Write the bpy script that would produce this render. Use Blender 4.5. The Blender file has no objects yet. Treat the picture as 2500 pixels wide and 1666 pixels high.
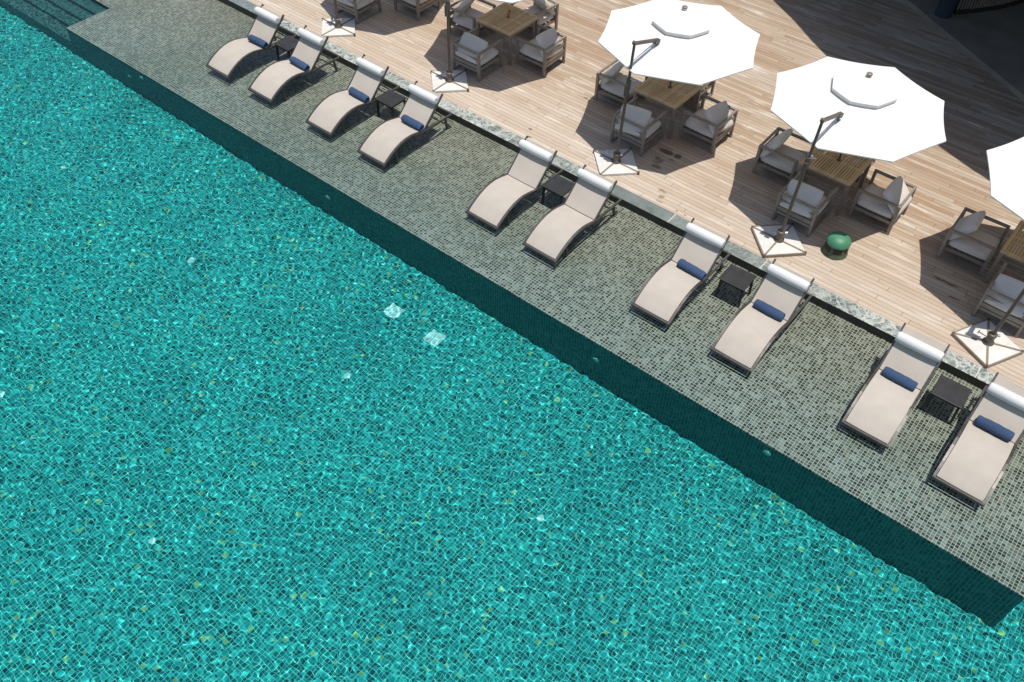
import bpy, bmesh, math, random
import numpy as np
from mathutils import Matrix, Vector
random.seed(7)
sc = bpy.context.scene
COL = sc.collection
R = math.radians
DZ = 0.15            # deck level above the tiled shelf

# ------------------------------------------------------------------ helpers
class MB:
    """collects shapes, then links them as one mesh object"""
    def __init__(s): s.v = []; s.f = []; s.uv = {}; s.sm = set()
    def add(s, vs, fs, uvs=None, smooth=False):
        o = len(s.v); s.v += [tuple(p) for p in vs]
        for k, f in enumerate(fs):
            if smooth: s.sm.add(len(s.f))
            if uvs is not None: s.uv[len(s.f)] = uvs[k]
            s.f.append([i + o for i in f])
    def box(s, c, d, rz=0.0, ch=0.0, M=None):
        x, y, z = d[0]/2, d[1]/2, d[2]/2
        ch = min(ch, x*.8, y*.8, z*.8)
        if ch <= 0:
            vs = [(-x,-y,-z),(x,-y,-z),(x,y,-z),(-x,y,-z),(-x,-y,z),(x,-y,z),(x,y,z),(-x,y,z)]
            fs = [(0,3,2,1),(4,5,6,7),(0,1,5,4),(1,2,6,5),(2,3,7,6),(3,0,4,7)]
        else:
            bm = bmesh.new(); bmesh.ops.create_cube(bm, size=1.0)
            for v in bm.verts: v.co = Vector((v.co.x*2*x, v.co.y*2*y, v.co.z*2*z))
            bmesh.ops.bevel(bm, geom=bm.edges[:], offset=ch, segments=2, affect='EDGES', profile=.6)
            bm.verts.index_update()
            vs = [tuple(v.co) for v in bm.verts]; fs = [[v.index for v in f.verts] for f in bm.faces]; bm.free()
        T = Matrix.Translation(c) @ Matrix.Rotation(rz, 4, 'Z')
        if M is not None: T = M @ T
        s.add([T @ Vector(p) for p in vs], fs)
    def bar(s, a, b, w, h, up=(0,0,1), ch=0.0, over=0.0):
        a = Vector(a); b = Vector(b); d = (b-a); L = d.length; d.normalize()
        u = Vector(up)
        if abs(d.dot(u)) > .97: u = Vector((0,1,0))
        x = d.cross(u).normalized(); z = x.cross(d).normalized()
        M = Matrix((x, d, z)).transposed().to_4x4(); M.translation = (a+b)/2
        s.box((0,0,0), (w, L+2*over, h), 0, ch, M)
    def sweep(s, path, w, h, up=(1,0,0), smooth=False):
        """rectangular section along a polyline; up = the width axis"""
        P = [Vector(p) for p in path]; u = Vector(up); rings = []
        for i, p in enumerate(P):
            d = (P[min(i+1, len(P)-1)] - P[max(i-1, 0)]).normalized()
            n = d.cross(u).normalized()
            rings.append([p + u*(w/2)*a + n*(h/2)*b for a, b in ((-1,-1),(1,-1),(1,1),(-1,1))])
        vs = [q for r in rings for q in r]; fs = []
        for i in range(len(P)-1):
            for k in range(4):
                a, b = i*4+k, i*4+(k+1) % 4
                fs.append((a, b, b+4, a+4))
        fs += [(3,2,1,0), tuple(len(vs)-4+k for k in range(4))]
        s.add(vs, fs)
    def tube(s, a, b, r, r2=None, n=14, caps=True):
        a = Vector(a); b = Vector(b); r2 = r if r2 is None else r2
        d = (b-a).normalized(); u = Vector((0,0,1)) if abs(d.z) < .9 else Vector((1,0,0))
        x = d.cross(u).normalized(); y = d.cross(x)
        vs = [a + (x*math.cos(t)+y*math.sin(t))*r for t in [2*math.pi*i/n for i in range(n)]]
        vs += [b + (x*math.cos(t)+y*math.sin(t))*r2 for t in [2*math.pi*i/n for i in range(n)]]
        s.add(vs, [(i, (i+1) % n, n+(i+1) % n, n+i) for i in range(n)], smooth=True)
        if caps: s.add(vs, [tuple(range(n))[::-1], tuple(range(n, 2*n))])
    def lathe(s, prof, c=(0,0,0), n=32, cap=True):
        vs = []; fs = []
        for r, z in prof:
            vs += [(c[0]+r*math.cos(2*math.pi*i/n), c[1]+r*math.sin(2*math.pi*i/n), c[2]+z) for i in range(n)]
        for j in range(len(prof)-1):
            for i in range(n):
                fs.append((j*n+i, j*n+(i+1) % n, (j+1)*n+(i+1) % n, (j+1)*n+i))
        s.add(vs, fs, smooth=True)
        if cap:
            m = len(prof)-1
            s.add(vs, [tuple(range(n))[::-1], tuple(range(m*n, m*n+n))])
    def quad(s, pts, uvs=None): s.add(pts, [tuple(range(len(pts)))], None if uvs is None else [uvs])
    def build(s, name, mat, parent=None, loc=None, smooth=False):
        me = bpy.data.meshes.new(name); me.from_pydata(s.v, [], s.f)
        sm = [smooth or i in s.sm for i in range(len(s.f))]
        me.polygons.foreach_set('use_smooth', sm)
        if s.uv:
            l = me.uv_layers.new(name='UVMap')
            for i, p in enumerate(me.polygons):
                if i in s.uv:
                    for k, li in enumerate(p.loop_indices): l.data[li].uv = s.uv[i][k]
        me.update()
        o = bpy.data.objects.new(name, me); COL.objects.link(o)
        for m in (mat if isinstance(mat, (list, tuple)) else [mat]): me.materials.append(m)
        if parent is not None: o.parent = parent
        if loc is not None: o.location = loc
        return o

def tag(o, label=None, cat=None, group=None, kind=None):
    if label: o['label'] = label
    if cat: o['category'] = cat
    if group: o['group'] = group
    if kind: o['kind'] = kind
    return o
def empty(name, loc=(0,0,0), rz=0.0):
    o = bpy.data.objects.new(name, None); COL.objects.link(o); o.location = loc; o.rotation_euler = (0,0,rz)
    o.empty_display_size = .2; return o
def copy_tree(o, parent=None):
    kids = [c for c in bpy.data.objects if c.parent == o]
    c = o.copy(); COL.objects.link(c)
    if parent is not None: c.parent = parent
    for k in kids: copy_tree(k, c)
    return c

# ------------------------------------------------------------------ materials
class NT:
    def __init__(s, name):
        s.m = bpy.data.materials.new(name); s.m.use_nodes = True; s.t = s.m.node_tree
        s.b = s.t.nodes['Principled BSDF']
    def n(s, typ, **kw):
        o = s.t.nodes.new(typ)
        for k, v in kw.items(): setattr(o, k, v)
        return o
    def put(s, node, name, v):
        i = node.inputs[name]
        if isinstance(v, bpy.types.NodeSocket): s.t.links.new(v, i)
        else: i.default_value = v
    def math(s, op, a, b=None, c=None):
        o = s.n('ShaderNodeMath', operation=op)
        for k, v in enumerate((a, b, c)):
            if v is not None: s.put(o, k, v)
        return o.outputs[0]
    def vmath(s, op, a, b=None):
        o = s.n('ShaderNodeVectorMath', operation=op); s.put(o, 0, a)
        if b is not None: s.put(o, 1, b)
        return o.outputs[0]
    def sep(s, v):
        o = s.n('ShaderNodeSeparateXYZ'); s.put(o, 0, v); return o.outputs
    def comb(s, x, y, z=0.0):
        o = s.n('ShaderNodeCombineXYZ'); s.put(o, 0, x); s.put(o, 1, y); s.put(o, 2, z); return o.outputs[0]
    def white(s, v, dim='3D'):
        o = s.n('ShaderNodeTexWhiteNoise', noise_dimensions=dim)
        if dim == '1D': s.put(o, 'W', v)
        else: s.put(o, 'Vector', v)
        return o.outputs
    def noise(s, v, scale=5.0, detail=3.0, rough=.55, dist=0.0):
        o = s.n('ShaderNodeTexNoise'); s.put(o, 'Vector', v); s.put(o, 'Scale', scale); s.put(o, 'Detail', detail)
        s.put(o, 'Roughness', rough); s.put(o, 'Distortion', dist); return o.outputs[0]
    def ramp(s, f, stops, interp='LINEAR'):
        o = s.n('ShaderNodeValToRGB'); cr = o.color_ramp; cr.interpolation = interp
        while len(cr.elements) < len(stops): cr.elements.new(.5)
        for e, (p, c) in zip(cr.elements, stops): e.position = p; e.color = (*c, 1) if len(c) == 3 else c
        s.put(o, 0, f); return o.outputs[0]
    def mix(s, f, a, b, blend='MIX'):
        o = s.n('ShaderNodeMix', data_type='RGBA', blend_type=blend); s.put(o, 0, f)
        for k, v in ((6, a), (7, b)):
            if not isinstance(v, bpy.types.NodeSocket) and len(v) == 3: v = (*v, 1)
            s.put(o, k, v)
        return o.outputs[2]
    def ss(s, x, a, b):
        o = s.n('ShaderNodeMapRange', interpolation_type='SMOOTHSTEP'); s.put(o, 0, x); s.put(o, 1, a); s.put(o, 2, b)
        s.put(o, 3, 0.0); s.put(o, 4, 1.0); return o.outputs[0]
    def bump(s, h, strength=.3, dist=.01):
        o = s.n('ShaderNodeBump'); s.put(o, 'Height', h); s.put(o, 'Strength', strength); s.put(o, 'Distance', dist)
        s.t.links.new(o.outputs[0], s.b.inputs['Normal'])
    def out(s, base=None, rough=.6, metal=0.0, spec=None):
        if base is not None: s.put(s.b, 'Base Color', base if isinstance(base, bpy.types.NodeSocket) else (*base, 1))
        s.put(s.b, 'Roughness', rough); s.put(s.b, 'Metallic', metal)
        if spec is not None: s.put(s.b, 'Specular IOR Level', spec)
        return s.m
    def uv(s): return s.n('ShaderNodeUVMap', uv_map='UVMap').outputs[0]
    def obj(s): return s.n('ShaderNodeTexCoord').outputs['Object']
    def info(s): return s.n('ShaderNodeObjectInfo').outputs['Random']

def plain(name, col, rough=.6, metal=0.0, spec=None, var=.12, scale=30.0, objvar=0.0, bump=0.0):
    t = NT(name); p = t.obj()
    n = t.noise(p, scale, 4.0)
    lo = tuple(c*(1-var) for c in col); hi = tuple(min(1, c*(1+var)) for c in col)
    c = t.ramp(n, [(.3, lo), (.7, hi)])
    if objvar:
        h = t.n('ShaderNodeHueSaturation'); t.put(h, 'Color', c)
        t.put(h, 'Value', t.math('MULTIPLY_ADD', t.info(), objvar, 1-objvar/2)); c = h.outputs[0]
    if bump: t.bump(t.noise(p, scale*6, 3.0), bump, .004)
    return t.out(c, rough, metal, spec)

def mosaic(name, pitch, stops, grout, gw, rough, spec, grime=None, tone=.35, fleck=(.17,.14,.085)):
    t = NT(name); uv = t.uv()
    p = t.vmath('MULTIPLY', uv, (1/pitch, 1/pitch, 0))
    cell = t.vmath('FLOOR', p); fr = t.vmath('FRACTION', p); x, y, _ = t.sep(fr)
    w = t.white(cell)
    drift = t.noise(uv, 2.6, 3.0)
    val = t.math('ADD', w[0], t.math('MULTIPLY', t.math('SUBTRACT', drift, .5), tone))
    vein = t.noise(uv, 42.0, 3.0, .7, 1.2)
    val = t.math('ADD', val, t.math('MULTIPLY', t.math('SUBTRACT', vein, .5), .45))
    c = t.ramp(val, stops)
    hue = t.mix(t.math('MULTIPLY', t.math('GREATER_THAN', t.white(t.vmath('ADD', cell, (37.2, 11.7, 3)))[0], .986), .75), c, fleck)
    ex = t.math('MINIMUM', x, t.math('SUBTRACT', 1.0, x)); ey = t.math('MINIMUM', y, t.math('SUBTRACT', 1.0, y))
    e = t.math('MINIMUM', ex, ey)
    g = t.math('SUBTRACT', 1.0, t.ss(e, gw*.75, gw*1.25))
    gn = t.noise(uv, 1.7, 4.0)
    gc = t.mix(gn, tuple(v*.86 for v in grout), tuple(min(1, v*1.12) for v in grout))
    c = t.mix(g, hue, gc)
    if grime:
        c = t.mix(t.math('MULTIPLY', t.ss(t.noise(uv, .55, 5.0, .6), .42, .68), grime[0]), c, grime[1], 'MULTIPLY')
    if name == 'shelf_mosaic':        # warmer and lighter towards the coping, darker and greener towards the pool
        sy = t.math('ADD', t.sep(uv)[1], t.math('MULTIPLY', t.math('SUBTRACT', t.noise(uv, .7, 3.0), .5), 1.2))
        c = t.mix(1.0, c, t.mix(t.ss(sy, 7.6, 10.2), (.71,.82,.81), (.87,.84,.76)), 'MULTIPLY')
    t.bump(t.math('SUBTRACT', 1.0, g), .25, .002)
    return t.out(c, rough, 0, spec)

STOPS = [(.0, (.020,.026,.021)), (.22, (.042,.054,.045)), (.5, (.090,.114,.097)), (.75, (.135,.164,.142)), (1.0, (.215,.25,.22))]
M = {}
M['shelf'] = mosaic('shelf_mosaic', .05, STOPS, (.43,.455,.395), .072, .3, .3, (.65, (.76,.79,.75)))
PST = [(.0, (.001,.070,.068)), (.2, (.0015,.140,.134)), (.5, (.003,.238,.226)), (.8, (.006,.325,.308)), (1.0, (.04,.47,.445))]
M['pool'] = mosaic('pool_mosaic', .05, PST, (.24,.66,.63), .066, .6, .2, (.5, (.6,.68,.72)), fleck=(.55,.46,.09))
M['step_shadewall'] = mosaic('step_shadewall_mosaic', .05, [(p, tuple(v*.62 for v in c)) for p, c in STOPS], (.16,.24,.235), .085, .5, .2)  # shelf tile darkened for the steps; on the walls this paints their shade

def deck_mat():
    t = NT('deck_planks'); uv = t.uv(); x, y, _ = t.sep(uv)
    ry = t.math('DIVIDE', y, .092); row = t.math('FLOOR', ry); fy = t.math('FRACT', ry)
    wr = t.white(row, '1D')[0]
    lx = t.math('DIVIDE', t.math('ADD', x, t.math('MULTIPLY', wr, 17.3)), 2.0); ix = t.math('FLOOR', lx); fx = t.math('FRACT', lx)
    w = t.white(t.comb(row, ix, 0))
    grain = t.noise(t.comb(t.math('MULTIPLY', x, 1.6), t.math('MULTIPLY', y, 34.0), wr), 1.0, 5.0, .65, .3)
    fine = t.noise(t.comb(t.math('MULTIPLY', x, 7.0), t.math('MULTIPLY', y, 130.0), 0), 1.0, 3.0)
    v = t.math('ADD', t.math('MULTIPLY_ADD', w[0], .34, .10), t.math('MULTIPLY', grain, .66))
    v = t.math('ADD', v, t.math('MULTIPLY', t.math('SUBTRACT', fine, .5), .25))
    c = t.ramp(v, [(.12, (.20,.142,.096)), (.42, (.335,.25,.175)), (.62, (.415,.325,.238)), (.85, (.52,.432,.338)), (1.0, (.65,.585,.49))])
    tint = t.ramp(w[0], [(0, (1.08,.96,.86)), (.5, (1,1,.98)), (1, (.97,.99,1.04))])
    c = t.mix(.6, c, tint, 'MULTIPLY')
    bleach = t.ss(t.noise(t.comb(t.math('MULTIPLY', x, .9), t.math('MULTIPLY', y, 5.0), 3.1), 1.0, 4.0, .6), .55, .74)
    c = t.mix(t.math('MULTIPLY', bleach, .7), c, (.70,.655,.59))
    big = t.ss(t.noise(uv, .35, 3.0), .4, .65)
    edge = t.ss(y, 13.4, 10.6)                      # the boards along the pool are washed paler
    c = t.mix(t.math('MULTIPLY', edge, .42), c, (.66,.59,.50))
    c = t.mix(t.math('MULTIPLY', big, .5), c, (.86,.81,.77), 'MULTIPLY')
    worn = t.ss(t.noise(t.comb(t.math('MULTIPLY', x, 2.2), t.math('MULTIPLY', y, 13.0), 8.4), 1.0, 5.0, .7), .60, .72)
    c = t.mix(t.math('MULTIPLY', worn, .5), c, (.68,.65,.60))
    # dried splashes with a shape of their own
    wob = t.noise(uv, 6.0, 4.0, .6); wx = t.noise(t.vmath('ADD', uv, (9, 4, 0)), 5.0, 3.0)
    m = None
    for (sx, sy, rx, rk, st) in ((-5.93,12.0,.16,.06,.8),(-5.69,12.02,.07,.06,.75),(-5.73,11.86,.06,.03,.5),(-5.93,11.74,.08,.05,.5),(-5.84,11.70,.04,.07,.55),(-5.84,11.52,.10,.05,.6),(-5.9,11.63,.08,.04,.45),
        (-5.38,11.01,.09,.025,.5),(-5.31,10.87,.06,.06,.45),(-5.27,10.75,.07,.02,.4),(-8.26,10.95,.05,.025,.7),(-8.12,10.73,.06,.02,.75),(-8.06,12.43,.05,.03,.7),
        (-.69,12.01,.22,.022,.85),(-.46,11.73,.09,.018,.8),(-1.0,12.1,.09,.014,.6),(-4.89,10.72,.03,.02,.5),(-4.74,10.72,.03,.02,.5),(-3.92,10.76,.03,.02,.5),(-4.04,10.97,.04,.015,.4),(-2.5,11.9,.3,.01,.4),(-8.6,12.9,.2,.012,.4)):
        dx = t.math('DIVIDE', t.math('ADD', t.math('SUBTRACT', x, sx), t.math('MULTIPLY', t.math('SUBTRACT', wx, .5), .12)), rx)
        dy = t.math('DIVIDE', t.math('ADD', t.math('SUBTRACT', y, sy), t.math('MULTIPLY', t.math('SUBTRACT', wob, .5), .10)), rk)
        d = t.math('ADD', t.math('MULTIPLY', dx, dx), t.math('MULTIPLY', dy, dy))
        k = t.math('MULTIPLY', t.math('SUBTRACT', 1.0, t.ss(d, .5, 1.3)), st)
        m = k if m is None else t.math('MAXIMUM', m, k)
    c = t.mix(m, c, (.07,.045,.028))
    gap = t.math('MAXIMUM', t.math('SUBTRACT', 1.0, t.ss(t.math('MINIMUM', fy, t.math('SUBTRACT', 1.0, fy)), .02, .055)),
                 t.math('SUBTRACT', 1.0, t.ss(t.math('MINIMUM', fx, t.math('SUBTRACT', 1.0, fx)), .001, .003)))
    c = t.mix(t.math('MULTIPLY', gap, .75), c, (.10,.07,.045))
    t.bump(t.math('SUBTRACT', t.math('MULTIPLY', grain, .3), gap), .4, .004)
    return t.out(c, .75, 0, .25)
M['deck'] = deck_mat()

def marble():
    t = NT('coping_marble'); uv = t.uv(); x, y, _ = t.sep(uv)
    sx = t.math('DIVIDE', t.math('ADD', x, 1.38), 1.745); slab = t.math('FLOOR', sx); fx = t.math('FRACT', sx)
    w = t.white(slab, '1D')
    o = t.comb(t.math('ADD', x, t.math('MULTIPLY', w[0], 31.0)), t.math('ADD', y, t.math('MULTIPLY', w[0], 7.0)), 0)
    base = t.noise(o, 2.6, 6.0, .62, 1.4)
    c = t.ramp(base, [(.28, (.055,.072,.062)), (.45, (.13,.155,.14)), (.6, (.22,.25,.225)), (.75, (.36,.39,.355))])
    for sc_, off, wd in ((2.2, 3.0, .05), (4.5, 8.0, .07)):
        r = t.math('ABSOLUTE', t.math('SUBTRACT', t.noise(t.vmath('ADD', o, (off, off, 0)), sc_, 5.0, .6, 1.8), .5))
        c = t.mix(t.math('MULTIPLY', t.math('SUBTRACT', 1.0, t.ss(r, 0.0, wd)), .6), c, (.62,.64,.59))
    cloud = t.noise(o, 3.0, 5.0, .6, .6)
    flat = t.ramp(cloud, [(.3, (.10,.125,.12)), (.7, (.19,.22,.21))])
    c = t.mix(t.ss(t.math('ADD', w[0], t.math('MULTIPLY', x, .035)), -.25, .25), flat, c)
    j = t.math('SUBTRACT', 1.0, t.ss(t.math('MINIMUM', fx, t.math('SUBTRACT', 1.0, fx)), .003, .006))
    c = t.mix(j, c, (.55,.55,.48))
    return t.out(c, .35, 0, .4)
M['marble'] = marble()

def fabric(name, col, sc=260.0, rough=.9, objvar=.05, wr=.06):
    t = NT(name); p = t.obj()
    a = t.noise(p, sc, 2.0); b = t.noise(p, 3.5, 3.0)
    k = t.math('ADD', t.math('MULTIPLY', a, .5), t.math('MULTIPLY', b, .5))
    lo = tuple(v*(1-wr*1.6) for v in col); hi = tuple(min(1, v*(1+wr*1.6)) for v in col)
    c = t.ramp(k, [(.3, lo), (.7, hi)])
    h = t.n('ShaderNodeHueSaturation'); t.put(h, 'Color', c); t.put(h, 'Value', t.math('MULTIPLY_ADD', t.info(), objvar, 1-objvar/2))
    t.bump(a, .2, .002)
    return t.out(h.outputs[0], rough, 0, .2)
M['sling'] = fabric('sling_fabric', (.475,.425,.363))
M['bolster'] = fabric('bolster_fabric', (.70,.69,.67))
M['towel'] = fabric('towel_terry', (.047,.080,.150), 180, .95, .12, .14)
M['cushion'] = fabric('cushion_fabric', (.66,.62,.565))
M['canopy'] = fabric('canopy_fabric', (.92,.92,.905), 200, .85, .02, .02)
_t = M['canopy'].node_tree; _tr = _t.nodes.new('ShaderNodeBsdfTranslucent'); _tr.inputs[0].default_value = (.95,.88,.76,1)
_mx = _t.nodes.new('ShaderNodeMixShader'); _mx.inputs[0].default_value = .27
_t.links.new(_t.nodes['Principled BSDF'].outputs[0], _mx.inputs[1]); _t.links.new(_tr.outputs[0], _mx.inputs[2]); _t.links.new(_mx.outputs[0], _t.nodes['Material Output'].inputs[0])
M['bronze'] = plain('bronze_frame', (.13,.122,.112), .48, .75, .5, .2, 18, .1)
M['taupe'] = plain('taupe_frame', (.27,.235,.20), .45, .1, .4, .12, 14, .08)
M['mast'] = plain('mast_metal', (.125,.102,.082), .45, .2, .5, .12, 10)
M['rail'] = plain('rail_metal', (.27,.225,.175), .45, .2, .5, .12, 10)
M['steel'] = plain('steel', (.62,.60,.57), .25, .9, .5, .1, 20)
M['dark'] = plain('dark_side_table', (.028,.028,.028), .45, 0, .5, .35, 5, .1)
M['slab'] = plain('base_slab', (.64,.62,.585), .7, 0, .3, .08, 6, 0, .1)
M['green'] = plain('green_paint', (.060,.225,.125), .5, 0, .5, .12, 9)
M['darkgreen'] = plain('dark_green_base', (.075,.105,.058), .5, 0, .4, .2, 9)
M['black'] = plain('black_void', (.006,.008,.007), .6)
M['teak'] = None
def teak():
    t = NT('table_teak'); p = t.obj(); x, y, z = t.sep(p)
    g = t.noise(t.comb(t.math('MULTIPLY', x, 22.0), t.math('MULTIPLY', y, 2.2), z), 1.0, 4.0, .6)
    w = t.white(t.math('FLOOR', t.math('MULTIPLY', x, 25.0)), '1D')[0]
    v = t.math('ADD', t.math('MULTIPLY', g, .7), t.math('MULTIPLY', w, .3))
    c = t.ramp(v, [(.25, (.47,.32,.155)), (.55, (.62,.455,.245)), (.85, (.72,.56,.34))])
    return t.out(c, .55, 0, .3)
M['teak'] = teak()
M['plug'] = plain('brown_plug', (.10,.06,.035), .5)
M['yellow'] = plain('yellow_sign', (.62,.38,.03), .5)
M['red'] = plain('red_flower', (.45,.05,.04), .6)
M['grate'] = plain('white_grate', (.86,.86,.84), .6, 0, .3, .1, 25)
M['lens'] = plain('lamp_lens', (.34,.44,.42), .2, .3, .5)
M['concrete'] = plain('terrace_concrete', (.25,.23,.19), .6, 0, .4, .25, 1.2)
M['wallslat'] = plain('slat_wood', (.20,.17,.14), .6, 0, .3, .2, 6)
M['column'] = plain('column_paint', (.02,.035,.05), .4, 0, .4, .2, 3)
M['roof'] = plain('roof_render', (.12,.12,.12), .8, 0, .3, .1, 2)
M['earth'] = plain('earth', (.16,.15,.11), .9, 0, .2, .3, .4)
M['copingshade'] = plain('coping_front_shade', (.035,.037,.032), .5, 0, .4, .3, 3)  # shade of the coping's front face, put into its colour

# ------------------------------------------------------------------ setting
XL, XR, YE, YC, YD = -18.28, 2.07, 7.53, 10.38, 10.64      # shelf ends, pool edge, coping front, deck start
ZF = -1.30
def wallquad(mb, a, b, z0, z1):
    L = math.hypot(b[0]-a[0], b[1]-a[1]); u0 = a[0] if abs(b[0]-a[0]) > abs(b[1]-a[1]) else a[1]
    u1 = b[0] if abs(b[0]-a[0]) > abs(b[1]-a[1]) else b[1]
    mb.quad([(a[0],a[1],z0),(b[0],b[1],z0),(b[0],b[1],z1),(a[0],a[1],z1)], [(u0,z0),(u1,z0),(u1,z1),(u0,z1)])
def flat(mb, x0, x1, y0, y1, z):
    mb.quad([(x0,y0,z),(x1,y0,z),(x1,y1,z),(x0,y1,z)], [(x0,y0),(x1,y0),(x1,y1),(x0,y1)])
# pool floor
mb = MB(); flat(mb, -26, 9, -6, YC+.1, ZF); floor = tag(mb.build('pool_floor', M['pool']), kind='structure')
# shelf: top dry-tiled, walls in darkened step tile that paints their shade
mb = MB()
flat(mb, XL, XR, YE, YC+.05, 0); flat(mb, -26, XL, 8.62, YC+.05, 0)
top = tag(mb.build('pool_shelf', M['shelf']), kind='structure')
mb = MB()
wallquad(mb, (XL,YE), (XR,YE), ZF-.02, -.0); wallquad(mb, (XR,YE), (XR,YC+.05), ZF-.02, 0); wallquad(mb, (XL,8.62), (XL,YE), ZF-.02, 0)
swall = tag(mb.build('pool_wall', M['step_shadewall']), kind='structure')
# steps down at the far end
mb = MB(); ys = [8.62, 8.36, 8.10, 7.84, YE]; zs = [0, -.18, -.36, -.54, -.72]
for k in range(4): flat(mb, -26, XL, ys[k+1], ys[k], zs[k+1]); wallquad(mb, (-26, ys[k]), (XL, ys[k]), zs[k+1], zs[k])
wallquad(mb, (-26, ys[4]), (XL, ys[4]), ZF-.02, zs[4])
steps = tag(mb.build('pool_steps', M['step_shadewall']), kind='structure')
# outer basin walls and rim, all outside the photograph
mb = MB()
wallquad(mb, (-26,-6), (9,-6), ZF-.02, .1); wallquad(mb, (-26,-6), (-26,YC), ZF-.02, .1); wallquad(mb, (9,-6), (9,YC), ZF-.02, .1)
basin = tag(mb.build('pool_basin', M['pool']), kind='structure')
mb = MB(); flat(mb, -60, -26, -40, YC+.06, .1); flat(mb, 9, 40, -40, YC+.06, .1); flat(mb, -26, 9, -40, -6, .1)
tag(mb.build('pool_terrace', M['deck']), kind='structure')
# coping
mb = MB()
mb.quad([(-60,YC,DZ-.002),(40,YC,DZ-.002),(40,YD,DZ-.002),(-60,YD,DZ-.002)], [(-60,YC),(40,YC),(40,YD),(-60,YD)])
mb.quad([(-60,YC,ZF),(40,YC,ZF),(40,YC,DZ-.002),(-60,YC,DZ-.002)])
kerb = tag(mb.build('coping_kerb', [M['marble'], M['copingshade']]), kind='structure'); kerb.data.polygons[1].material_index = 1
# deck
mb = MB(); mb.quad([(-60,YD,DZ),(40,YD,DZ),(40,60,DZ),(-60,60,DZ)], [(-60,YD),(40,YD),(40,60),(-60,60)])
mb.quad([(-60,YD,0),(40,YD,0),(40,YD,DZ),(-60,YD,DZ)], [(-60,YD),(40,YD),(40,YD+.05),(-60,YD+.05)])
tag(mb.build('deck', M['deck']), kind='structure')
mb = MB(); mb.quad([(-3000,-3000,ZF-.3),(3000,-3000,ZF-.3),(3000,3000,ZF-.3),(-3000,3000,ZF-.3)])
tag(mb.build('ground', M['earth']), kind='structure')
# raised dark floor of the pavilion
mb = MB()
e0, e1 = Vector((-9.5, 23.2, 0)), Vector((4.5, 14.05, 0))
zt = DZ+.10
mb.quad([(e0.x,e0.y,zt),(e1.x,e1.y,zt),(14,14,zt),(14,45,zt),(-9.5,45,zt)])
mb.quad([(e0.x,e0.y,DZ-.05),(e1.x,e1.y,DZ-.05),(e1.x,e1.y,zt),(e0.x,e0.y,zt)])
tag(mb.build('pavilion_floor', M['concrete']), kind='structure')

# water: one closed body of ripples
def make_water():
    def lines(a, b, lo, hi, d, D):
        g = list(np.arange(lo, hi, d)); x = lo; step = d; left = []
        while x > a: step = min(step*1.15, D); x -= step; left.append(max(x, a))
        x = g[-1]; step = d; right = []
        while x < b: step = min(step*1.15, D); x += step; right.append(min(x, b))
        return np.array(left[::-1]+g+right)
    gx = lines(-25.99, 8.99, -23.5, 3.2, .0165, .12); gy = lines(-5.99, YC-.01, -1.6, 8.9, .0165, .12)
    nx = len(gx)-1; ny = len(gy)-1
    X, Y = np.meshgrid(gx, gy)
    rng = np.random.default_rng(3); Z = np.zeros_like(X)
    for k in range(64):
        lam = float(np.exp(rng.uniform(np.log(.06), np.log(.21)))); th = rng.uniform(0, 2*np.pi); ph = rng.uniform(0, 2*np.pi)
        Z += RIPPLE*lam/(2*np.pi)*np.sin(2*np.pi/lam*(X*np.cos(th)+Y*np.sin(th))+ph)
    for k in range(10):
        lam = rng.uniform(.9, 2.6); th = rng.uniform(0, 2*np.pi); ph = rng.uniform(0, 2*np.pi)
        Z += .003*lam/(2*np.pi)*np.sin(2*np.pi/lam*(X*np.cos(th)+Y*np.sin(th))+ph)
    Z += -.03
    n = X.size; V = np.stack([X.ravel(), Y.ravel(), Z.ravel()], 1)
    i = np.arange(nx); j = np.arange(ny); I, J = np.meshgrid(i, j); a = (J*(nx+1)+I).ravel()
    F = np.stack([a, a+1, a+nx+2, a+nx+1], 1)
    corner = [0, nx, (ny+1)*(nx+1)-1, ny*(nx+1)]
    V = np.vstack([V, V[corner]*[1,1,0]+[0,0,ZF-.1]]); b = n
    loops = list(F.ravel()); sizes = [4]*len(F)
    rim = [list(range(0, nx+1)), [k*(nx+1)+nx for k in range(ny+1)], [ny*(nx+1)+k for k in range(nx, -1, -1)], [k*(nx+1) for k in range(ny, -1, -1)]]
    for k, r in enumerate(rim):
        f = [b+k, b+(k+1) % 4] + r[::-1]; loops += f; sizes.append(len(f))
    loops += [b+3, b+2, b+1, b]; sizes.append(4)
    me = bpy.data.meshes.new('water'); me.vertices.add(len(V)); me.vertices.foreach_set('co', V.astype(np.float32).ravel())
    me.loops.add(len(loops)); me.loops.foreach_set('vertex_index', np.array(loops, dtype=np.int32))
    st = np.concatenate([[0], np.cumsum(sizes)[:-1]]).astype(np.int32)
    me.polygons.add(len(sizes)); me.polygons.foreach_set('loop_start', st); me.polygons.foreach_set('loop_total', np.array(sizes, dtype=np.int32))
    sm = np.ones(len(sizes), dtype=bool); sm[-5:] = False; me.polygons.foreach_set('use_smooth', sm)
    me.update(calc_edges=True)
    o = bpy.data.objects.new('water', me); COL.objects.link(o)
    t = NT('pool_water'); t.put(t.b, 'Transmission Weight', 1.0); t.put(t.b, 'IOR', 1.33); t.out(TINT, 0.0); t.put(t.b, 'Specular Tint', (.08,.5,.75,1))
    me.materials.append(t.m)
    o.cycles.is_caustics_caster = True
    return tag(o, kind='structure')
RIPPLE = .0054
TINT = (.36, .94, .94)
water = make_water()
for o in (floor, swall, steps, basin): o.cycles.is_caustics_receiver = True

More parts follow.
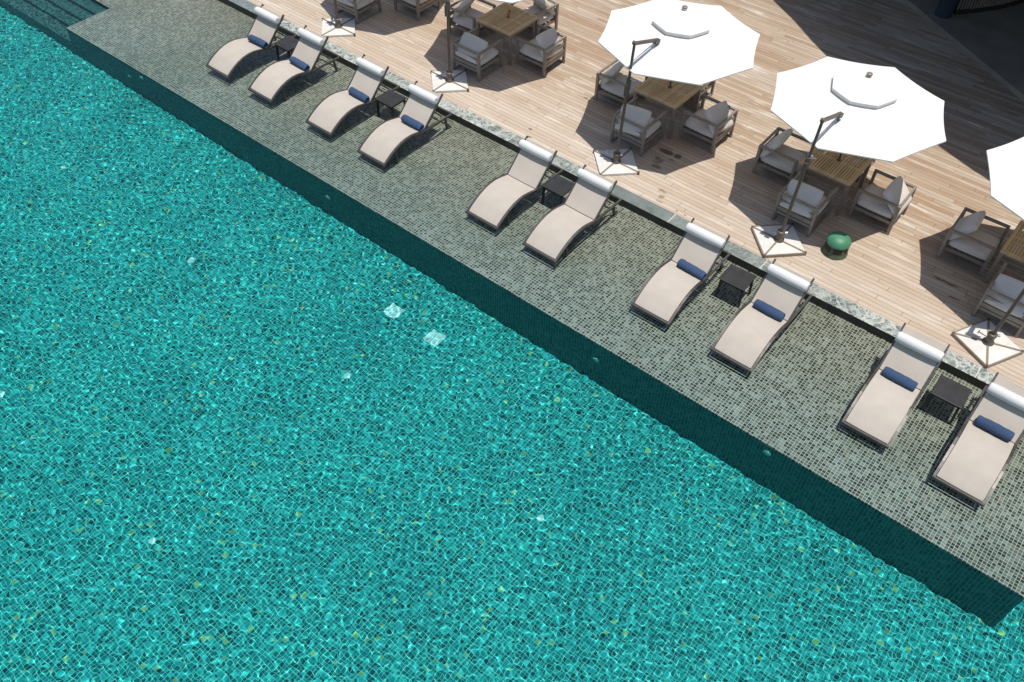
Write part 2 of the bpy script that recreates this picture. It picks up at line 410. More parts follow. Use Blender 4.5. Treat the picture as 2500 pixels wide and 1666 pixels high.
# ------------------------------------------------------------------ sun loungers
PROF = [(0,.20),(.10,.262),(.2,.318),(.32,.37),(.45,.408),(.58,.425),(.72,.42),(.85,.393),(.96,.36),(1.05,.335)]
def make_lounger():
    root = empty('sun_lounger')
    back = [(1.05,.335),(1.2,.475),(1.4,.665),(1.56,.815)]
    prong = [(1.05,.335),(1.2,.475),(1.4,.665),(1.595,.848)]
    f = MB()
    for sx in (-1, 1):
        f.sweep([(sx*.327, y, z-.012) for y, z in PROF[:-1]] + [(sx*.327, 1.04, .330)], .034, .034)
        f.bar((sx*.328,1.02,.325), (sx*.328,1.80,.30), .032, .036)
    f.bar((-.344,-.016,.180), (.344,-.016,.180), .034, .04)
    f.bar((-.344,1.80,.30), (.344,1.80,.30), .036, .034)
    f.bar((-.312,.62,.375), (.312,.62,.375), .03, .03)
    f.build('frame', M['bronze'], root)
    for sx in (-1, 1):
        for (ya, za, yb) in ((.30,.335,.36), (1.66,.285,1.70)):
            l = MB(); l.bar((sx*.285, ya, za-.02), (sx*.285, yb, .0), .03, .04, (0,1,0)); l.build('leg', M['bronze'], root)
    b = MB()
    for sx in (-1, 1): b.sweep([(sx*.318, y, z-.012) for y, z in prong], .026, .036)
    b.bar((-.31,1.23,.445), (.31,1.23,.445), .022, .022); b.bar((-.31,1.53,.73), (.31,1.53,.73), .022, .022)
    bf = b.build('backrest_frame', M['bronze'], root)
    for sx in (-1, 1):
        p = MB(); p.bar((sx*.24,1.36,.57), (sx*.24,1.62,.30), .02, .024, (0,1,0)); p.build('prop', M['bronze'], bf)
    def sling(path, name, dip):
        s = MB(); N = 8; vs = []; fs = []
        for y, z in path:
            for k in range(N+1):
                u = -1+2*k/N; vs.append((u*.303, y, z + .006 - dip*(1-u*u)))
        n = len(path); top = [(i*(N+1)+k, i*(N+1)+k+1, (i+1)*(N+1)+k+1, (i+1)*(N+1)+k) for i in range(n-1) for k in range(N)]
        s.add(vs, top, smooth=True)
        lo = [(x, y, z-.010) for x, y, z in vs]; s.add(lo, [f[::-1] for f in top], smooth=True)
        m = len(vs); both = vs + lo; fs = []
        for i in range(n-1):
            a = i*(N+1); fs.append((a+N+1, m+a+N+1, m+a, a)); a += N; fs.append((a, m+a, m+a+N+1, a+N+1))
        for k in range(N):
            fs.append((k, m+k, m+k+1, k+1)); a = (n-1)*(N+1)+k; fs.append((a+1, m+a+1, m+a, a))
        s.add(both, fs)
        return s.build(name, M['sling'], root)
    fine = []
    for i in range(len(PROF)-1):
        (a, b_), (c, d) = PROF[i], PROF[i+1]
        for t in (0, .5): fine.append((a+(c-a)*t, b_+(d-b_)*t))
    fine = [(max(y, .012), z) for y, z in fine] + [(1.042,.336)]
    sling(fine, 'seat_sling', .006); sling([(1.052,.345)]+[(y, z+.004) for y, z in back[1:]], 'back_sling', .008)
    # head roll
    h = MB(); n = 22; L = .655; ring = []
    prof = [(-.5,.55),(-.497,.85),(-.47,.97),(-.3,1.0),(0,1.02),(.3,1.0),(.47,.97),(.497,.85),(.5,.55)]
    vs = []
    for u, k in prof:
        for i in range(n):
            t = 2*math.pi*i/n; vs.append((u*L, math.cos(t)*.076*k, math.sin(t)*.082*k*(1-.04*math.cos(3*u*5))))
    fs = [(j*n+i, j*n+(i+1) % n, (j+1)*n+(i+1) % n, (j+1)*n+i) for j in range(len(prof)-1) for i in range(n)]
    h.add(vs, fs, smooth=True); h.add(vs, [tuple(range(n))[::-1], tuple(range((len(prof)-1)*n, len(prof)*n))])
    o = h.build('head_roll', M['bolster'], root, (0, 1.42, .782))
    return root
LX = [-14.21, -12.925, -11.27, -9.885, -7.28, -6.055, -3.925, -2.515, -.48, .865]
LLAB = ['beige sun lounger with navy towel, first of the row from the pool steps',
 'beige sun lounger with navy towel, second of the row from the pool steps',
 'beige sun lounger with navy towel, third of the row from the pool steps',
 'beige sun lounger with navy towel, fourth of the row from the pool steps',
 'beige sun lounger without a towel, the one of its pair nearer the pool steps',
 'beige sun lounger without a towel, the one of its pair farther from the pool steps',
 'beige sun lounger with navy towel, next after the two loungers without towels',
 'beige sun lounger with navy towel, opposite the umbrella base near the green dome lamp',
 'beige sun lounger with navy towel, second of the row from the photo\'s right edge',
 'beige sun lounger with navy towel, cut off by the photo\'s right edge']
lp = make_lounger()
for i, x in enumerate(LX):
    o = lp if i == 0 else copy_tree(lp)
    o.location = (x, 8.405 + random.uniform(-.012, .012), 0); o.rotation_euler.z = R(random.uniform(-.7, .7))
    if i >= 8:                      # the last two head rolls have slid lower
        o.location.x += .035*(9-i); o.location.y -= .06*(i-8)
        for k in o.children:
            if k.name.startswith('head_roll'): k.location = (0, 1.392-.012*(i-8), .742-.012*(i-8))
    tag(o, LLAB[i], 'sun lounger', 'sun loungers in a row on the tiled pool shelf')

# rolled towels
def make_towel(seed, name='rolled_towel'):
    rng = random.Random(seed); mb = MB(); n = 26; L = .47; m = 20
    vs = []; ph = [rng.uniform(0, 6.28) for _ in range(4)]
    for j in range(m+1):
        u = -.5+j/m
        k = 1.0 - .10*max(0, abs(u)*2-.9)/.1*.9
        for i in range(n):
            t = 2*math.pi*i/n
            r = .066*k*(1+.03*math.sin(9*u+ph[0])*math.cos(t+ph[1])+.03*math.sin(23*u+ph[2]+2*t)) + .007*((t/(2*math.pi)+.25*u+ph[3]) % 1.0)
            vs.append((u*L, r*math.cos(t)*1.05, r*math.sin(t)*.95 + .010*math.cos(u*3.0)))
    fs = [(j*n+i, j*n+(i+1) % n, (j+1)*n+(i+1) % n, (j+1)*n+i) for j in range(m) for i in range(n)]
    mb.add(vs, fs, smooth=True)
    for e, sgn in ((0, -1), (m, 1)):       # spiral-folded ends
        ring = vs[e*n:(e+1)*n]; cx = sum(p[0] for p in ring)/n; cy = sum(p[1] for p in ring)/n; cz = sum(p[2] for p in ring)/n
        vv = list(ring)
        for k, (s_, d_) in enumerate(((.8,.006),(.72,-.012),(.55,-.002),(.45,-.014),(.28,-.004),(.18,-.012))):
            vv += [(cx+sgn*d_, cy+(p[1]-cy)*s_, cz+(p[2]-cz)*s_) for p in ring]
        ff = [(j*n+i, j*n+(i+1) % n, (j+1)*n+(i+1) % n, (j+1)*n+i) for j in range(6) for i in range(n)] + [tuple(range(6*n, 7*n))]
        mb.add(vv, ff)
    return mb.build(name, M['towel'])
TW = [(0,-14.10),(1,-12.84),(2,-11.18),(3,-9.80),(6,-3.85),(7,-2.50),(8,-.46),(9,.87)]
TLAB = ['rolled navy towel on the sun lounger nearest the pool steps', 'rolled navy towel on the second sun lounger from the pool steps',
 'rolled navy towel on the third sun lounger from the pool steps', 'rolled navy towel on the fourth sun lounger from the pool steps',
 'rolled navy towel on the lounger just after the pair without towels', 'rolled navy towel on the lounger opposite the umbrella base near the green lamp',
 'rolled navy towel on the second sun lounger from the photo\'s right edge', 'rolled navy towel on the lounger cut by the photo\'s right edge']
for k, (li, x) in enumerate(TW):
    o = make_towel(k*5+1)
    o.location = (x, 9.392+random.uniform(-.012,.012), .424); o.rotation_euler = (R(random.uniform(0,40)), 0, R(random.uniform(-3.5,2)))
    tag(o, TLAB[k], 'towel', 'rolled towels on the sun loungers')

# side tables
def make_side_table():
    root = empty('side_table')
    t = MB(); t.box((0,0,.392), (.44,.41,.022), 0, .005); t.build('tabletop', M['dark'], root)
    a = MB()
    for s in (-1,1):
        a.box((0,s*.175,.362), (.34,.02,.038)); a.box((s*.19,0,.362), (.02,.33,.038))
    a.build('apron', M['dark'], root)
    for sx in (-1,1):
        for sy in (-1,1):
            l = MB(); l.bar((sx*.185,sy*.17,.345), (sx*.20,sy*.185,0), .034, .034, (0,1,0)); l.build('leg', M['dark'], root)
    return root
SLAB = ['dark square side table between the two loungers nearest the pool steps', 'dark square side table between the third and fourth loungers from the steps',
 'dark square side table between the two loungers without towels', 'dark square side table opposite the umbrella base near the green lamp',
 'dark square side table between the last two loungers at the photo\'s right edge']
st = make_side_table()
for i, (x, y) in enumerate([(-13.62,9.79),(-10.68,9.73),(-6.69,9.73),(-3.22,9.73),(.19,9.66)]):
    o = st if i == 0 else copy_tree(st); o.location = (x, y, 0); o.rotation_euler.z = R(random.uniform(-2,2))
    tag(o, SLAB[i], 'side table', 'dark side tables between the loungers')

# ------------------------------------------------------------------ armchairs (local: sitter faces +Y)
def cushion_mesh(sx, sy, sz, e=.32, puff=.25, n=12, seed=0):
    """soft box: rounded-square plan, plumper in the middle"""
    rng = random.Random(seed); bm = bmesh.new()
    bmesh.ops.create_cube(bm, size=2.0); bmesh.ops.subdivide_edges(bm, edges=bm.edges[:], cuts=n-1, use_grid_fill=True)
    for v in bm.verts:
        x, y, z = v.co
        r = (abs(x)**5+abs(y)**5)**(1/5) if (x or y) else 0
        edge = max(abs(x), abs(y))
        fall = (1-edge**9)
        th = (1-puff) + puff*(1-x*x)*(1-y*y)
        k = .5+.5*fall
        kk = 1-.055*(abs(x*y))**2.2
        v.co = Vector((x*kk*sx/2, y*kk*sy/2, z*sz/2*th*k*(1+.04*math.sin(3*x+2*y+seed))))
    bm.verts.index_update()
    vs = [tuple(v.co) for v in bm.verts]; fs = [[v.index for v in f.verts] for f in bm.faces]; bm.free()
    return vs, fs
def make_chair(seed=0):
    root = empty('armchair'); w, d, h, s = .35, .365, .60, .042
    for sx in (-1,1):
        f = MB(); x = sx*(w-s/2)
        f.bar((x,d-s/2,.002),(x,d-s/2,h-s), s, .05, (0,1,0)); f.bar((x,-d+s/2,.002),(x,-d+s/2,h-s), s, .05, (0,1,0))
        f.bar((x,-d-.002,h-.018),(x,d+.002,h-.018), s+.006, .036); f.bar((x,-d+s,.018),(x,d-s,.018), s-.006, .034)
        f.build('side_frame', M['taupe'], root)
    b = MB(); xi = w-s
    b.bar((-xi,-d+.02,h-.02),(xi,-d+.02,h-.02), .036, .038); b.bar((-xi,-d+.02,.43),(xi,-d+.02,.43), .024, .075); b.bar((-xi,-d+.02,.285),(xi,-d+.02,.285), .024, .075)
    b.build('back_rails', M['taupe'], root)
    q = MB()
    q.bar((-xi,-d+.03,.205),(xi,-d+.03,.205), .04, .05); q.bar((-xi,d-.03,.205),(xi,d-.03,.205), .04, .05)
    for sx in (-1,1): q.bar((sx*(xi-.012),-d+.05,.205),(sx*(xi-.012),d-.05,.205), .024, .05)
    for k in range(6): q.box((0,-.27+k*.108,.215),(2*xi-.05,.06,.014))
    q.build('seat_frame', M['taupe'], root)
    c = MB(); vs, fs = cushion_mesh(.60,.66,.155, puff=.12, seed=seed)
    c.add(vs, fs, smooth=True); o = c.build('seat_cushion', M['cushion'], root, (0,.02,.312))
    p = MB(); vs, fs = cushion_mesh(.59,.49,.165, puff=.30, seed=seed+1)
    p.add(vs, fs, smooth=True); o = p.build('back_cushion', M['cushion'], root, (.0,-.20,.535)); o.rotation_euler = (R(54),0,0)
    return root
CH = [ # x, y, heading (deg, direction faced; 0 = +Y), cushion dx, lean, label
 (-13.76,11.86, 0, 'armchair cut by the photo\'s top edge, behind the umbrella base nearest the pool steps'),
 (-12.87,12.80, 90, 'armchair at the photo\'s top edge between the first two umbrella posts'),
 (-10.36,11.885, 0, 'armchair on the pool side of the table with the yellow stand'),
 (-9.48,12.82, 90, 'armchair with sunlit white cushion, right of the table with the yellow stand'),
 (-11.33,12.84, -90, 'armchair left of the table with the yellow stand, partly behind the post'),
 (-10.40,13.78, 172, 'armchair behind the table with the yellow stand, cushion half in sun'),
 (-6.54,11.945, 0, 'armchair on the pool side of the table beside dark wet stains'),
 (-5.60,12.83, 90, 'armchair right of the table beside dark wet stains on the deck'),
 (-7.53,12.84, -90, 'armchair left of the middle table, its tall back cushion beside the post'),
 (-6.56,13.78, 180, 'armchair behind the middle table, almost hidden under the white canopy'),
 (-3.20,11.92, 0, 'armchair on the pool side of the table nearest the green dome lamp'),
 (-2.22,12.81, 90, 'armchair right of the table nearest the green dome lamp'),
 (-4.06,12.82, -90, 'armchair left of the table nearest the green dome lamp'),
 (-3.19,13.80, 180, 'armchair behind the table nearest the lamp, hidden under the white canopy'),
 (-.68,12.82, -90, 'armchair left of the table at the photo\'s right edge'),
 (.235,11.90, 0, 'armchair behind the leaning post at the photo\'s right edge')]
cp = make_chair()
for i, (x, y, a, lab) in enumerate(CH):
    o = cp if i == 0 else copy_tree(cp)
    o.location = (x, y, DZ); o.rotation_euler.z = R(a + random.uniform(-1.2,1.2))
    tag(o, lab, 'armchair', 'cushioned armchairs around the deck tables')
    for k in o.children:
        if k.name.startswith('back_cushion'):
            k.location.x = random.uniform(-.03,.03); k.rotation_euler = (R(53+random.uniform(-8,7)), R(random.uniform(-6,6)), R(random.uniform(-9,9)))

# tables
def make_table():
    root = empty('dining_table'); W = .46; zt = .69
    f = MB()
    for s in (-1,1):
        f.box((0,s*(W-.03),zt-.0175),(2*W,.06,.035)); f.box((s*(W-.03),0,zt-.0175),(.06,2*W-.12,.035))
    f.box((0,0,zt-.0175),(2*W-.12,.05,.033))
    f.build('top_frame', M['teak'], root)
    s_ = MB(); n = 17; pitch = (2*W-.12)/n
    for k in range(n):
        x = -W+.06+pitch*(k+.5)
        for sy in (-1,1): s_.box((x, sy*((W-.06+.025)/2), zt-.014),(pitch-.016, W-.06-.025, .022))
    s_.build('slats', M['teak'], root)
    a = MB()
    for s in (-1,1): a.box((0,s*(W-.045),zt-.065),(2*W-.1,.022,.06)); a.box((s*(W-.045),0,zt-.065),(.022,2*W-.14,.06))
    a.build('apron', M['taupe'], root)
    for sx in (-1,1):
        for sy in (-1,1):
            l = MB(); l.box((sx*(W-.035),sy*(W-.035),(zt-.036)/2),(.06,.06,zt-.038),0,.004); l.build('leg', M['taupe'], root)
    return root
TL = [(-10.35,12.82,'brown slatted table with a yellow stand on top'), (-6.52,12.82,'brown slatted table under the middle umbrella, beside dark wet stains'),
      (-3.16,12.82,'brown slatted table nearest the green dome lamp'), (.215,12.83,'brown slatted table cut off by the photo\'s right edge')]
tp = make_table()
for i, (x, y, lab) in enumerate(TL):
    o = tp if i == 0 else copy_tree(tp); o.location = (x, y, DZ); o.rotation_euler.z = R(random.uniform(-.8,.8))
    tag(o, lab, 'table', 'slatted square tables on the deck')
    if i == 0:
        s = empty('table_stand', (x, y+.02, DZ+.69))
        q = MB(); q.lathe([(.028,0),(.026,.02),(.014,.03),(.013,.10),(.0001,.101)], n=16); q.build('stem', M['plug'], s)
        q = MB(); q.box((0,0,.19),(.03,.012,.18),0,.003); q.build('sign_plate', M['yellow'], s)
        q = MB(); q.lathe([(.001,-.03),(.022,-.018),(.03,0),(.022,.018),(.001,.03)], (.035,0,.15), 12, False); q.build('flower', M['red'], s)
        tag(s, 'slim yellow stand with a red dot on the slatted table', 'table stand')
    elif i < 3:
        q = MB(); q.lathe([(.036,0),(.036,.014),(.017,.02),(.015,.13),(.019,.135),(.019,.155),(.0001,.157)], n=18)
        s = q.build('table_plug', M['plug']); s.location = (x+.02, y+.02, DZ+.69)
        tag(s, ('short brown post in the centre of the middle table','short brown post in the centre of the table nearest the lamp')[i-1], 'table post')

# ------------------------------------------------------------------ cantilever umbrellas
def make_umbrella(mx, my, cdx, cdy, rz, openframe):
    root = empty('cantilever_umbrella', (mx, my, DZ))
    H = .5
    # four slabs between crossed rails
    ca, sa = math.cos(rz), math.sin(rz)
    rot = lambda x, y: (x*ca-y*sa, x*sa+y*ca)
    C4 = [rot(-H,0), rot(0,-H), rot(H,0), rot(0,H)]
    for k in range(4):
        a, b = C4[k], C4[(k+1) % 4]; m = MB()
        cx, cy = (a[0]+b[0])/3, (a[1]+b[1])/3
        tri = [(0+(cx)*.10, 0+(cy)*.10), (a[0]+(cx-a[0])*.07, a[1]+(cy-a[1])*.07), (b[0]+(cx-b[0])*.07, b[1]+(cy-b[1])*.07)]
        vs = [(*p, .004) for p in tri] + [(*p, .046) for p in tri]
        m.add(vs, [(2,1,0),(3,4,5),(0,1,4,3),(1,2,5,4),(2,0,3,5)]); m.build('base_slab', M['slab'], root)
    m = MB()
    for k in range(4): m.bar((0,0,.038), (*[c*.985 for c in C4[k]], .038), .03, .036)
    if openframe:
        for k in range(4):
            if k != 2: m.bar((*C4[k],.03), (*C4[(k+1) % 4],.03), .022, .05)
    m.build('base_rails', M['rail'], root)
    for k in range(4):
        m = MB(); m.tube((*[c*.97 for c in C4[k]], .0), (*[c*.97 for c in C4[k]], .062), .022, .020, 12); m.build('base_foot', M['mast'], root)
    m = MB(); m.lathe([(.085,.046),(.085,.07),(.06,.078),(.056,.19),(.066,.195),(.066,.235),(.04,.24)], n=24); hub = m.build('mast_socket', M['mast'], root)
    m = MB(); m.tube((-.05,-.02,.15), (-.17,.0,.15), .009, n=10); m.tube((-.17,0,.15), (-.19,0,.15), .026, n=12); m.build('lock_handle', M['steel'], hub)
    m = MB(); m.tube((.04,.02,.21), (.09,.05,.21), .022, n=12); m.build('clamp_knob', M['steel'], hub)
    topx, zt = .065, 2.41
    m = MB(); m.tube((0,0,.05), (topx*.72, 0, zt*.72), .027, .027, 18); m.tube((topx*.70,0,zt*.70), (topx,0,zt), .024, .023, 18); m.build('mast', M['mast'], root)
    zc = 1.66; xc = topx*zc/zt
    m = MB(); m.tube((xc-.003,0,zc-.09), (xc+.003,0,zc+.09), .047, .047, 18); m.box((xc,-.048,zc-.1),(.05,.04,.22)); cb = m.build('crank_box', M['mast'], root)
    m = MB(); m.tube((xc+.02,.03,zc+.07), (xc+.09,.06,zc+.07), .013, n=10); m.tube((xc-.03,.03,zc+.09),(xc+.05,.03,zc+.09),.035,n=12); m.build('crank_handle', M['steel'], cb)
    # arm over the canopy, strut, joint
    ex, ey, ez = cdx*.55+.05, .57, 2.235
    m = MB(); m.bar((topx,-.02,zt), (ex,ey,ez), .042, .05); m.tube((topx-.03,0,zt),(topx+.03,0,zt),.034,n=14); arm = m.build('arm', M['mast'], root)
    m = MB(); m.bar((ex-.01,ey-.05,ez-.01), (ex+.01,ey+.06,ez-.035), .07, .075, ch=.006); m.build('arm_joint', M['mast'], arm)
    m = MB(); m.tube((topx*.86,.02,zt*.86), (ex,ey-.03,ez-.03), .011, n=10); m.build('strut', M['steel'], root)
    # canopy
    Rr, ze, rise = 1.41, 1.945, .45
    def ringpt(r, k, z): return (cdx+r*math.cos(k*math.pi/4), cdy+r*math.sin(k*math.pi/4), z)
    def zz(r): return ze+rise*(1-r/Rr) - .020*math.sin(math.pi*r/Rr)
    m = MB(); rs = [.40,.62,.85,1.1,1.28,Rr]; sub = 6
    vs = []; n = 8*sub
    def pt(r, j, dz=0.0, sag=.030):
        k, t = divmod(j, sub); t /= sub
        a = ringpt(r, k, 0); b = ringpt(r, k+1, 0)
        x = a[0]+(b[0]-a[0])*t; y = a[1]+(b[1]-a[1])*t
        s = 4*t*(1-t); cx, cy = cdx-x, cdy-y; q = .016*s*(r/Rr)**4
        return (x+cx*q, y+cy*q, zz(r)-sag*s*(r/Rr)*(1-.5*r/Rr)+dz)
    for r in rs: vs += [pt(r, j) for j in range(n)]
    vs += [pt(Rr, j, -.02) for j in range(n)]
    fs = [(i*n+(j+1) % n, i*n+j, (i+1)*n+j, (i+1)*n+(j+1) % n) for i in range(len(rs)) for j in range(n)]
    m.add(vs, fs); can = m.build('canopy', M['canopy'], root)
    for p in can.data.polygons: p.use_smooth = False
    mod = can.modifiers.new('cloth', 'SOLIDIFY'); mod.thickness = .004
    v = MB(); rv = [.03,.2,.4,.52]; vs = []
    for r in rv: vs += [pt(r, j, .078, .012) for j in range(n)]
    vs += [pt(.517, j, .028, .012) for j in range(n)]
    fs = [(i*n+(j+1) % n, i*n+j, (i+1)*n+j, (i+1)*n+(j+1) % n) for i in range(len(rv)) for j in range(n)]
    v.add(vs, fs); vt = v.build('vent_cap', M['canopy'], can); mod = vt.modifiers.new('cloth', 'SOLIDIFY'); mod.thickness = .004
    q = MB(); q.lathe([(.0001,.09),(.046,.09),(.047,.112),(.038,.122),(.02,.126),(.0001,.127)], (cdx,cdy,zz(0)), 20, False); q.build('finial', M['rail'], can)
    # ribs and hub below
    q = MB(); q.lathe([(.0001,-.30),(.05,-.30),(.05,-.20),(.035,-.19),(.035,-.02),(.0001,-.02)], (cdx,cdy,zz(0)), 18, False); q.build('hub', M['mast'], root)
    for k in range(8):
        q = MB(); a = ringpt(.06, k, zz(.06)-.05); b = ringpt(Rr-.02, k, zz(Rr)-.016); q.bar(a, b, .018, .022); q.build('rib', M['mast'], root)
    q = MB(); q.bar((ex,ey,ez-.02), (ex,ey+.05,ez-.20), .03, .03, (1,0,0)); q.bar((ex,ey+.04,ez-.20), (cdx,cdy,zz(0)-.22), .03, .03); q.build('hanger_arm', M['mast'], root)
    return root
UM = [(-13.6,11.12,.24,1.46,0,False,'white cantilever umbrella nearest the pool steps, only post and base seen'),
      (-10.44,11.12,.24,1.40,0,False,'white cantilever umbrella over the table with the yellow stand, canopy mostly cut off'),
      (-6.44,11.12,.16,1.33,0,False,'white cantilever umbrella cut by the top edge, over the table with wet stains'),
      (-3.20,11.14,.12,1.42,0,True,'white cantilever umbrella whole in view, next to the green dome lamp'),
      (.27,11.12,.02,1.60,R(18),True,'white cantilever umbrella cut off by the photo\'s right edge')]
for mx, my, cx, cy, rz, op, lab in UM:
    tag(make_umbrella(mx, my, cx, cy, rz, op), lab, 'umbrella', 'white cantilever umbrellas along the deck')

# ------------------------------------------------------------------ green dome lamp
lamp = empty('dome_lamp', (-2.37,11.52,DZ))
m = MB(); m.lathe([(.205,0),(.208,.018),(.199,.03),(.190,.10),(.180,.222),(.0001,.222)], n=48); m.build('body', M['darkgreen'], lamp)
for k in range(6):
    a0 = k*60-93+8; m = MB(); vs = []; q = 6
    for z, r0 in ((.095,.1925),(.205,.1835)):
        vs += [(r0*math.cos(R(a0+44*t/q)), r0*math.sin(R(a0+44*t/q)), z) for t in range(q+1)]
    vs += [(p[0]*.95, p[1]*.95, p[2]) for p in vs]; w_ = q+1
    fs = [(t, t+1, w_+t+1, w_+t) for t in range(q)] + [(t, 2*w_+t, 2*w_+t+1, t+1) for t in range(q)] + [(w_+t, w_+t+1, 3*w_+t+1, 3*w_+t) for t in range(q)]
    m.add(vs, fs); m.build('window', M['black'], lamp)
m = MB(); m.lathe([(.0001,.215),(.188,.215),(.196,.219),(.197,.230),(.192,.256),(.175,.292),(.142,.324),(.097,.346),(.047,.358),(.0001,.361)], n=48, cap=False); m.build('dome', M['green'], lamp)
tag(lamp, 'green dome topped garden lamp standing on the deck', 'lamp')

# ------------------------------------------------------------------ things in the pool
for i, (x, y) in enumerate(((-7.68,6.56),(-6.77,6.56))):
    root = empty('floor_grate', (x, y, ZF))
    m = MB()
    for s in (-1,1): m.box((0,s*.125,.012),(.27,.02,.024)); m.box((s*.125,0,.012),(.02,.23,.024))
    m.build('frame', M['grate'], root)
    m = MB()
    for k in range(5): m.box((-.094+k*.047,0,.012),(.041,.23,.020))
    m.build('bars', M['grate'], root)
    tag(root, ('white square grate on the pool floor, the one of the two nearer the steps','white square grate on the pool floor, the one of the two farther from the steps')[i], 'grate', 'square grates on the pool floor')
DR = [(-15.10,5.14,'small white round drain alone on the pool floor, nearest the steps'),(-11.23,5.14,'small white round drain on the pool floor, second from the steps'),
      (-7.31,5.12,'small white round drain on the pool floor, below the two square grates'),(-3.42,5.08,'small white round drain on the pool floor, right of the photo\'s centre line'),
      (-7.30,1.43,'small white round drain on the pool floor, nearest the photo\'s bottom edge'),(-11.10,1.46,'small white round drain cut by the photo\'s left edge')]
dp = MB(); dp.lathe([(.062,0),(.062,.012),(.052,.02),(.02,.021),(.0001,.021)], n=26)
dr0 = None
for i, (x, y, lab) in enumerate(DR):
    if dr0 is None: dr0 = dp.build('floor_drain', M['grate']); o = dr0
    else: o = dr0.copy(); COL.objects.link(o)
    o.location = (x, y, ZF); tag(o, lab, 'drain', 'round drains on the pool floor')
WL = [(-16.16,-.58,'round lamp on the shaded pool wall, lower of the two nearest the steps'),(-15.66,-.24,'round lamp on the shaded pool wall, upper of the two nearest the steps'),
      (-10.21,-.57,'round lamp on the pool wall below the third and fourth loungers'),(-4.27,-.54,'round lamp on the pool wall near the photo\'s centre'),(-1.38,-.22,'round lamp on the pool wall, nearest the photo\'s right edge')]
wp = MB(); wp.lathe([(.06,0),(.06,.014),(.045,.022),(.0001,.024)], n=24)
w0 = None
for i, (x, z, lab) in enumerate(WL):
    if w0 is None: w0 = wp.build('pool_lamp', M['lens']); o = w0
    else: o = w0.copy(); COL.objects.link(o)
    o.location = (x, YE, z); o.rotation_euler = (R(90),0,0); tag(o, lab, 'pool lamp', 'round lamps set in the pool wall')
for o in list(bpy.data.objects):
    if o.name.startswith(('floor_drain','pool_lamp')) or (o.parent and o.parent.name.startswith('floor_grate')): o.cycles.is_caustics_receiver = True

# ------------------------------------------------------------------ pavilion (column, slatted wall; its roof is above the frame and shades the deck)
pav = empty('pavilion', (-3.84,19.93,zt))
tag(pav, 'dark pavilion with round column and curved slatted wall at the deck\'s far corner', 'building')
def rel(p): return (p[0]+3.84, p[1]-19.93, p[2]-zt)
m = MB(); m.tube(rel((-3.84,19.93,zt)), rel((-3.84,19.93,4.45)), .175, n=32); m.build('column', M['column'], pav)
arc = [(-3.66,20.12),(-3.33,20.5),(-3.01,20.96),(-2.78,21.4),(-2.60,21.85),(-2.48,22.4),(-2.45,23.2),(-2.55,24.2)]
m = MB(); base = MB()
for i in range(len(arc)-1):
    a, b = Vector((*arc[i],0)), Vector((*arc[i+1],0)); L = (b-a).length; n = max(2, int(L/.065)); ang = math.atan2(b.y-a.y, b.x-a.x)
    for k in range(n):
        p = a.lerp(b, (k+.5)/n); m.box(rel((p.x,p.y,zt+1.65)), (.038,.03,3.1), ang)
    off = Vector((-(b-a).y, (b-a).x, 0)).normalized()*.05
    base.quad([rel((*(a+off).xy, zt)), rel((*(b+off).xy, zt)), rel((*(b+off).xy, 4.4)), rel((*(a+off).xy, 4.4))])
    base.bar(rel((a.x,a.y,zt+.05)), rel((b.x,b.y,zt+.05)), .06, .1)
w = m.build('slatted_wall', M['wallslat'], pav); base.build('wall_panel', M['black'], w)
edge = [(-7.07,18.28),(-6.26,17.76),(-5.63,17.28),(-5.04,16.88),(-3.5,16.05),(-2.13,15.42),(-1.32,15.1),(.5,14.55),(3.5,13.9),(9,13.5)]
zr = 4.5; SX, SY = .15, .015
top_ = [(-9.3,20.0)] + edge + [(16,14.5),(16,50),(-14,50),(-12.5,26)]
pts = [(x+SX*(zr-DZ), y+SY*(zr-DZ)) for x, y in top_]; n = len(pts)
m = MB(); vs = [rel((x,y,zr)) for x, y in pts] + [rel((x,y,zr+.25)) for x, y in pts]
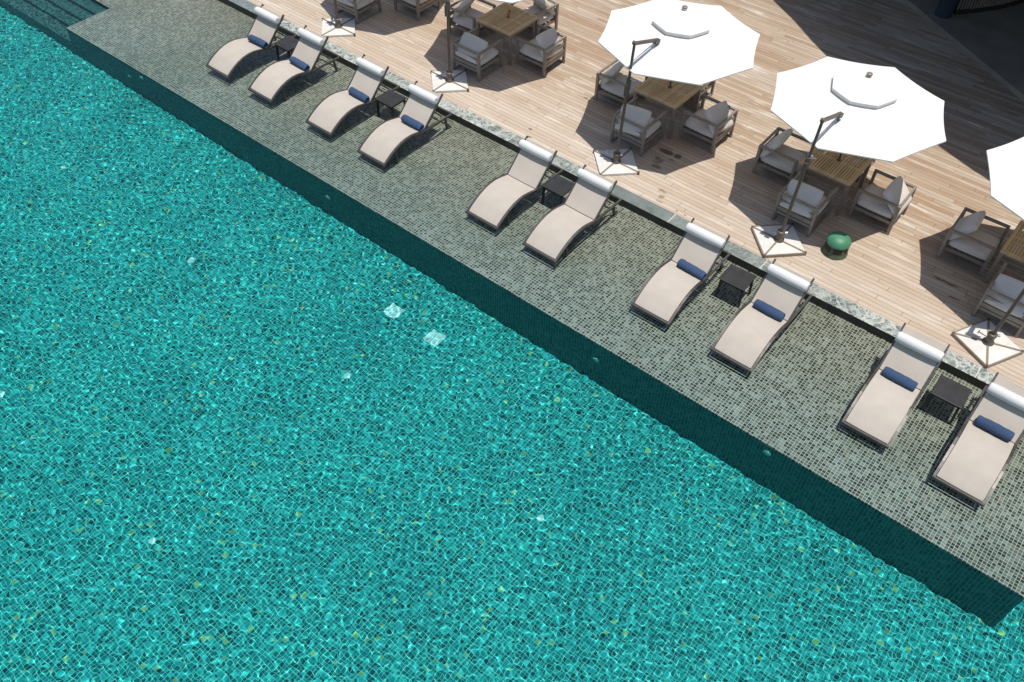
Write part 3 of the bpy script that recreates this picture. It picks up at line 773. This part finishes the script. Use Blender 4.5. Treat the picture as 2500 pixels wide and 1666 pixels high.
m.add(vs, [tuple(range(n))[::-1], tuple(range(n,2*n))] + [(i,(i+1) % n,n+(i+1) % n,n+i) for i in range(n)]); m.build('roof', M['roof'], pav)
m = MB(); m.box(rel((2.0,28.0,2.3)), (30,.3,4.38)); m.box(rel((-11.5,25.5,2.3)), (.3,4.6,4.38)); m.build('sky_blocking_wall', M['roof'], pav)  # unseen walls added to cut sky light under the roof

# ------------------------------------------------------------------ light, sky, camera
to_sun = Vector((SX, SY, 1)).normalized()
sun = bpy.data.lights.new('sun', 'SUN'); sun.energy = 4.2; sun.angle = R(.53); sun.color = (1, .955, .89)
so = bpy.data.objects.new('sun', sun); COL.objects.link(so); so.rotation_euler = to_sun.to_track_quat('Z', 'Y').to_euler(); so.location = (0,0,20)
sun.cycles.is_caustics_light = True
wd = bpy.data.worlds.new('World'); sc.world = wd; wd.use_nodes = True
sky = wd.node_tree.nodes.new('ShaderNodeTexSky'); sky.sky_type = 'NISHITA'; sky.sun_disc = False
sky.sun_elevation = math.asin(to_sun.z); sky.sun_rotation = math.atan2(to_sun.x, to_sun.y)
wd.node_tree.links.new(sky.outputs[0], wd.node_tree.nodes['Background'].inputs[0]); wd.node_tree.nodes['Background'].inputs[1].default_value = .11
cam = bpy.data.cameras.new('camera'); co = bpy.data.objects.new('camera', cam); COL.objects.link(co)
cam.sensor_width = 36; cam.sensor_fit = 'HORIZONTAL'; cam.lens = 2133.46/2500*36; cam.clip_end = 6000; cam.clip_start = .1
co.matrix_world = Matrix(((0.7769310981730725, -0.4837669284340861, 0.40292384844413637, 0), (0.6294525054122891, 0.583699080616053, -0.5129180506846746, 0),
                          (0.012946510022999591, 0.6521234102847591, 0.758002272844086, 9.9768), (0,0,0,1)))
sc.camera = co
sc.view_settings.view_transform = 'Standard'; sc.view_settings.look = 'None'; sc.view_settings.exposure = 0; sc.view_settings.gamma = 1
sc.cycles.max_bounces = 10; sc.cycles.transmission_bounces = 8; sc.cycles.sample_clamp_indirect = 4
sc.cycles.use_denoising = True; sc.cycles.denoising_prefilter = 'NONE'; sc.cycles.denoising_input_passes = 'RGB_ALBEDO_NORMAL'
